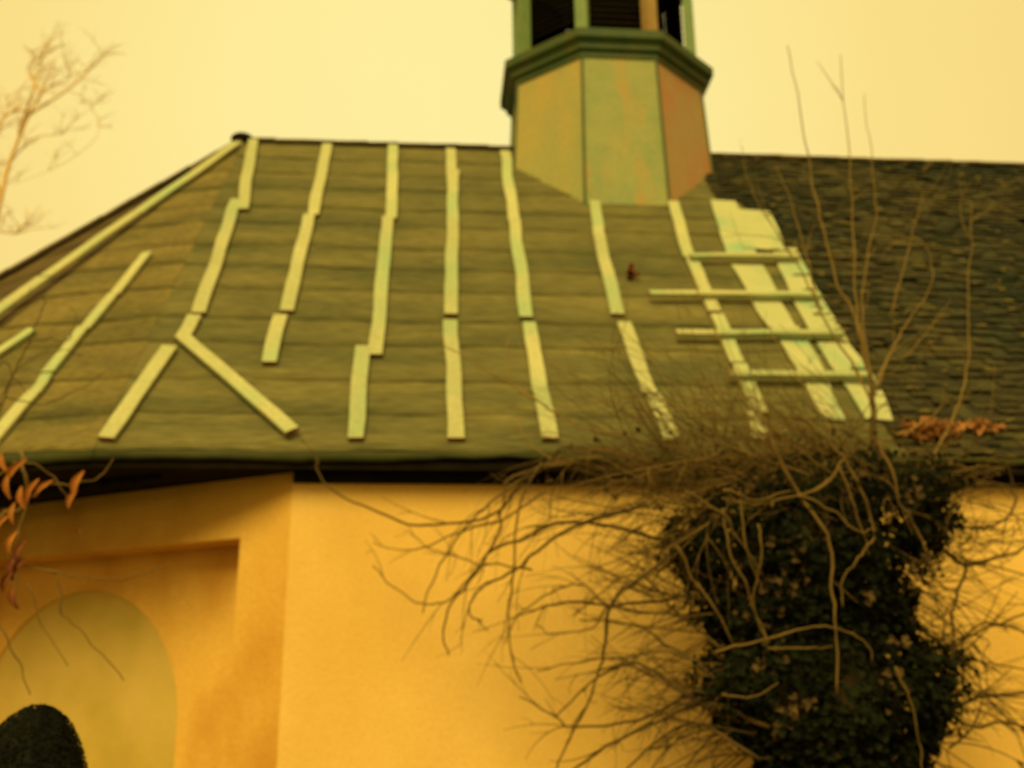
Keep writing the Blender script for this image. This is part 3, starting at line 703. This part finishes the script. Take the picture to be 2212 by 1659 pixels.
# ================================================================== BARE TREE beyond the chapel, top left
BY = 13.0
bt = empty('bare_tree', 'faint leafless tree rising beyond the chapel against the sky at the top left', 'tree', tuple(Vector((aty(-60, 600, BY).x, BY, 0))))
bm = bmesh.new()
b0 = Vector((bt.location.x, BY, -.1)); tp = aty(0, 435, BY)
tube(bm, [b0, b0.lerp(tp, .5)+Vector((-.2, 0, 0)), tp, aty(20, 353, BY), aty(62, 248, BY), aty(88, 203, BY), aty(120, 130, BY)], .075, .012, 8)
obj('trunk', bm, 'hazed_twig', bt, smooth=True)
bm = bmesh.new()
for pts, r in (([(62, 248), (147, 193), (196, 147), (232, 108)], .03), ([(62, 240), (30, 240), (0, 262), (-60, 300)], .03), ([(40, 290), (70, 200), (82, 150), (95, 110)], .03),
               ([(0, 435), (-10, 330), (8, 250), (60, 170)], .025), ([(88, 203), (60, 150), (85, 120), (105, 80)], .022), ([(147, 193), (190, 220), (212, 265), (205, 300), (150, 345), (90, 375), (20, 400)], .010),
               ([(88, 203), (120, 180), (150, 165), (140, 130)], .02), ([(20, 353), (70, 300), (130, 290)], .02), ([(0, 500), (30, 505), (70, 495)], .02)):
    P = [aty(x, y, BY+random.uniform(-.5, .5)) for x, y in pts]; tube(bm, P, r, r*.4, 5)
    C_ = catmull(P, 4)
    for j in range(12):
        p = random.choice(C_); d = Vector((random.uniform(-.5, 1), random.uniform(-.4, .4), random.uniform(.0, 1)))
        ln = random.uniform(.3, .9); q = p+d.normalized()*ln
        tube(bm, [p, p.lerp(q, .5)+Vector((random.uniform(-.08, .08), 0, random.uniform(-.08, .08))), q], .011, .004, 4, 3)
        for _ in range(2):
            q2 = p.lerp(q, random.uniform(.3, .8)); tube(bm, [q2, q2+Vector((random.uniform(-.3, .4), 0, random.uniform(0, .4)))], .006, .003, 3, smooth=False)
obj('crown', bm, 'hazed_twig', bt, smooth=True)
adopt(bt)

# ================================================================== DARK EVERGREEN BUSH bottom left
EYB = -3.2
base = aty(70, 1525, EYB)
bush = empty('evergreen_bush', 'near black clipped evergreen bush with a blunt pointed top at the bottom left corner', 'bush', (base.x, EYB, 0))
bp = []
for py, xa, xb in ((1524, 70, 98), (1532, 50, 120), (1550, 20, 143), (1575, -12, 160), (1610, -40, 175), (1659, -60, 187), (1760, -90, 200), (1900, -90, 195)):
    a = aty(xa, py, EYB); b = aty(xb, py, EYB); bp.append((a.z, (a.x+b.x)/2, (b.x-a.x)/2))
bp.append((0, bp[-1][1], bp[-1][2]*.8))
def bb(z):
    for (z1, c1, h1), (z0, c0, h0) in zip(bp, bp[1:]):
        if z0 <= z <= z1: t = (z-z0)/(z1-z0); return c0+(c1-c0)*t, h0+(h1-h0)*t
    return bp[0][1], bp[0][2]
bm = bmesh.new(); rings = []
for k in range(24):
    z = bp[0][0]*math.sin(math.pi/2*k/23); c, h = bb(z); h *= .93
    rings.append([bm.verts.new((c+math.cos(t)*h, EYB+math.sin(t)*h, z-.01)) for t in [6.2832*j/24 for j in range(24)]])
for a, b in zip(rings, rings[1:]):
    for j in range(24): bm.faces.new((a[j], a[(j+1) % 24], b[(j+1) % 24], b[j]))
bm.faces.new(rings[-1]); bm.faces.new(rings[0][::-1])
obj('stem_mass', bm, 'bush', bush, smooth=True)
bm = bmesh.new()
for i in range(12000):
    z = bp[0][0]*(random.random()**.6); t = random.uniform(0, 6.2832); c, h = bb(z); h *= random.uniform(.92, .965)
    leaf(bm, Vector((c+math.cos(t)*h, EYB+math.sin(t)*h, z)), Vector((math.cos(t), math.sin(t), .5))+Vector((random.uniform(-.5, .5), random.uniform(-.5, .5), random.uniform(-.5, .5))), random.uniform(.009, .016))
obj('foliage', bm, 'bush', bush)
adopt(bush)
bpy.context.view_layer.update()
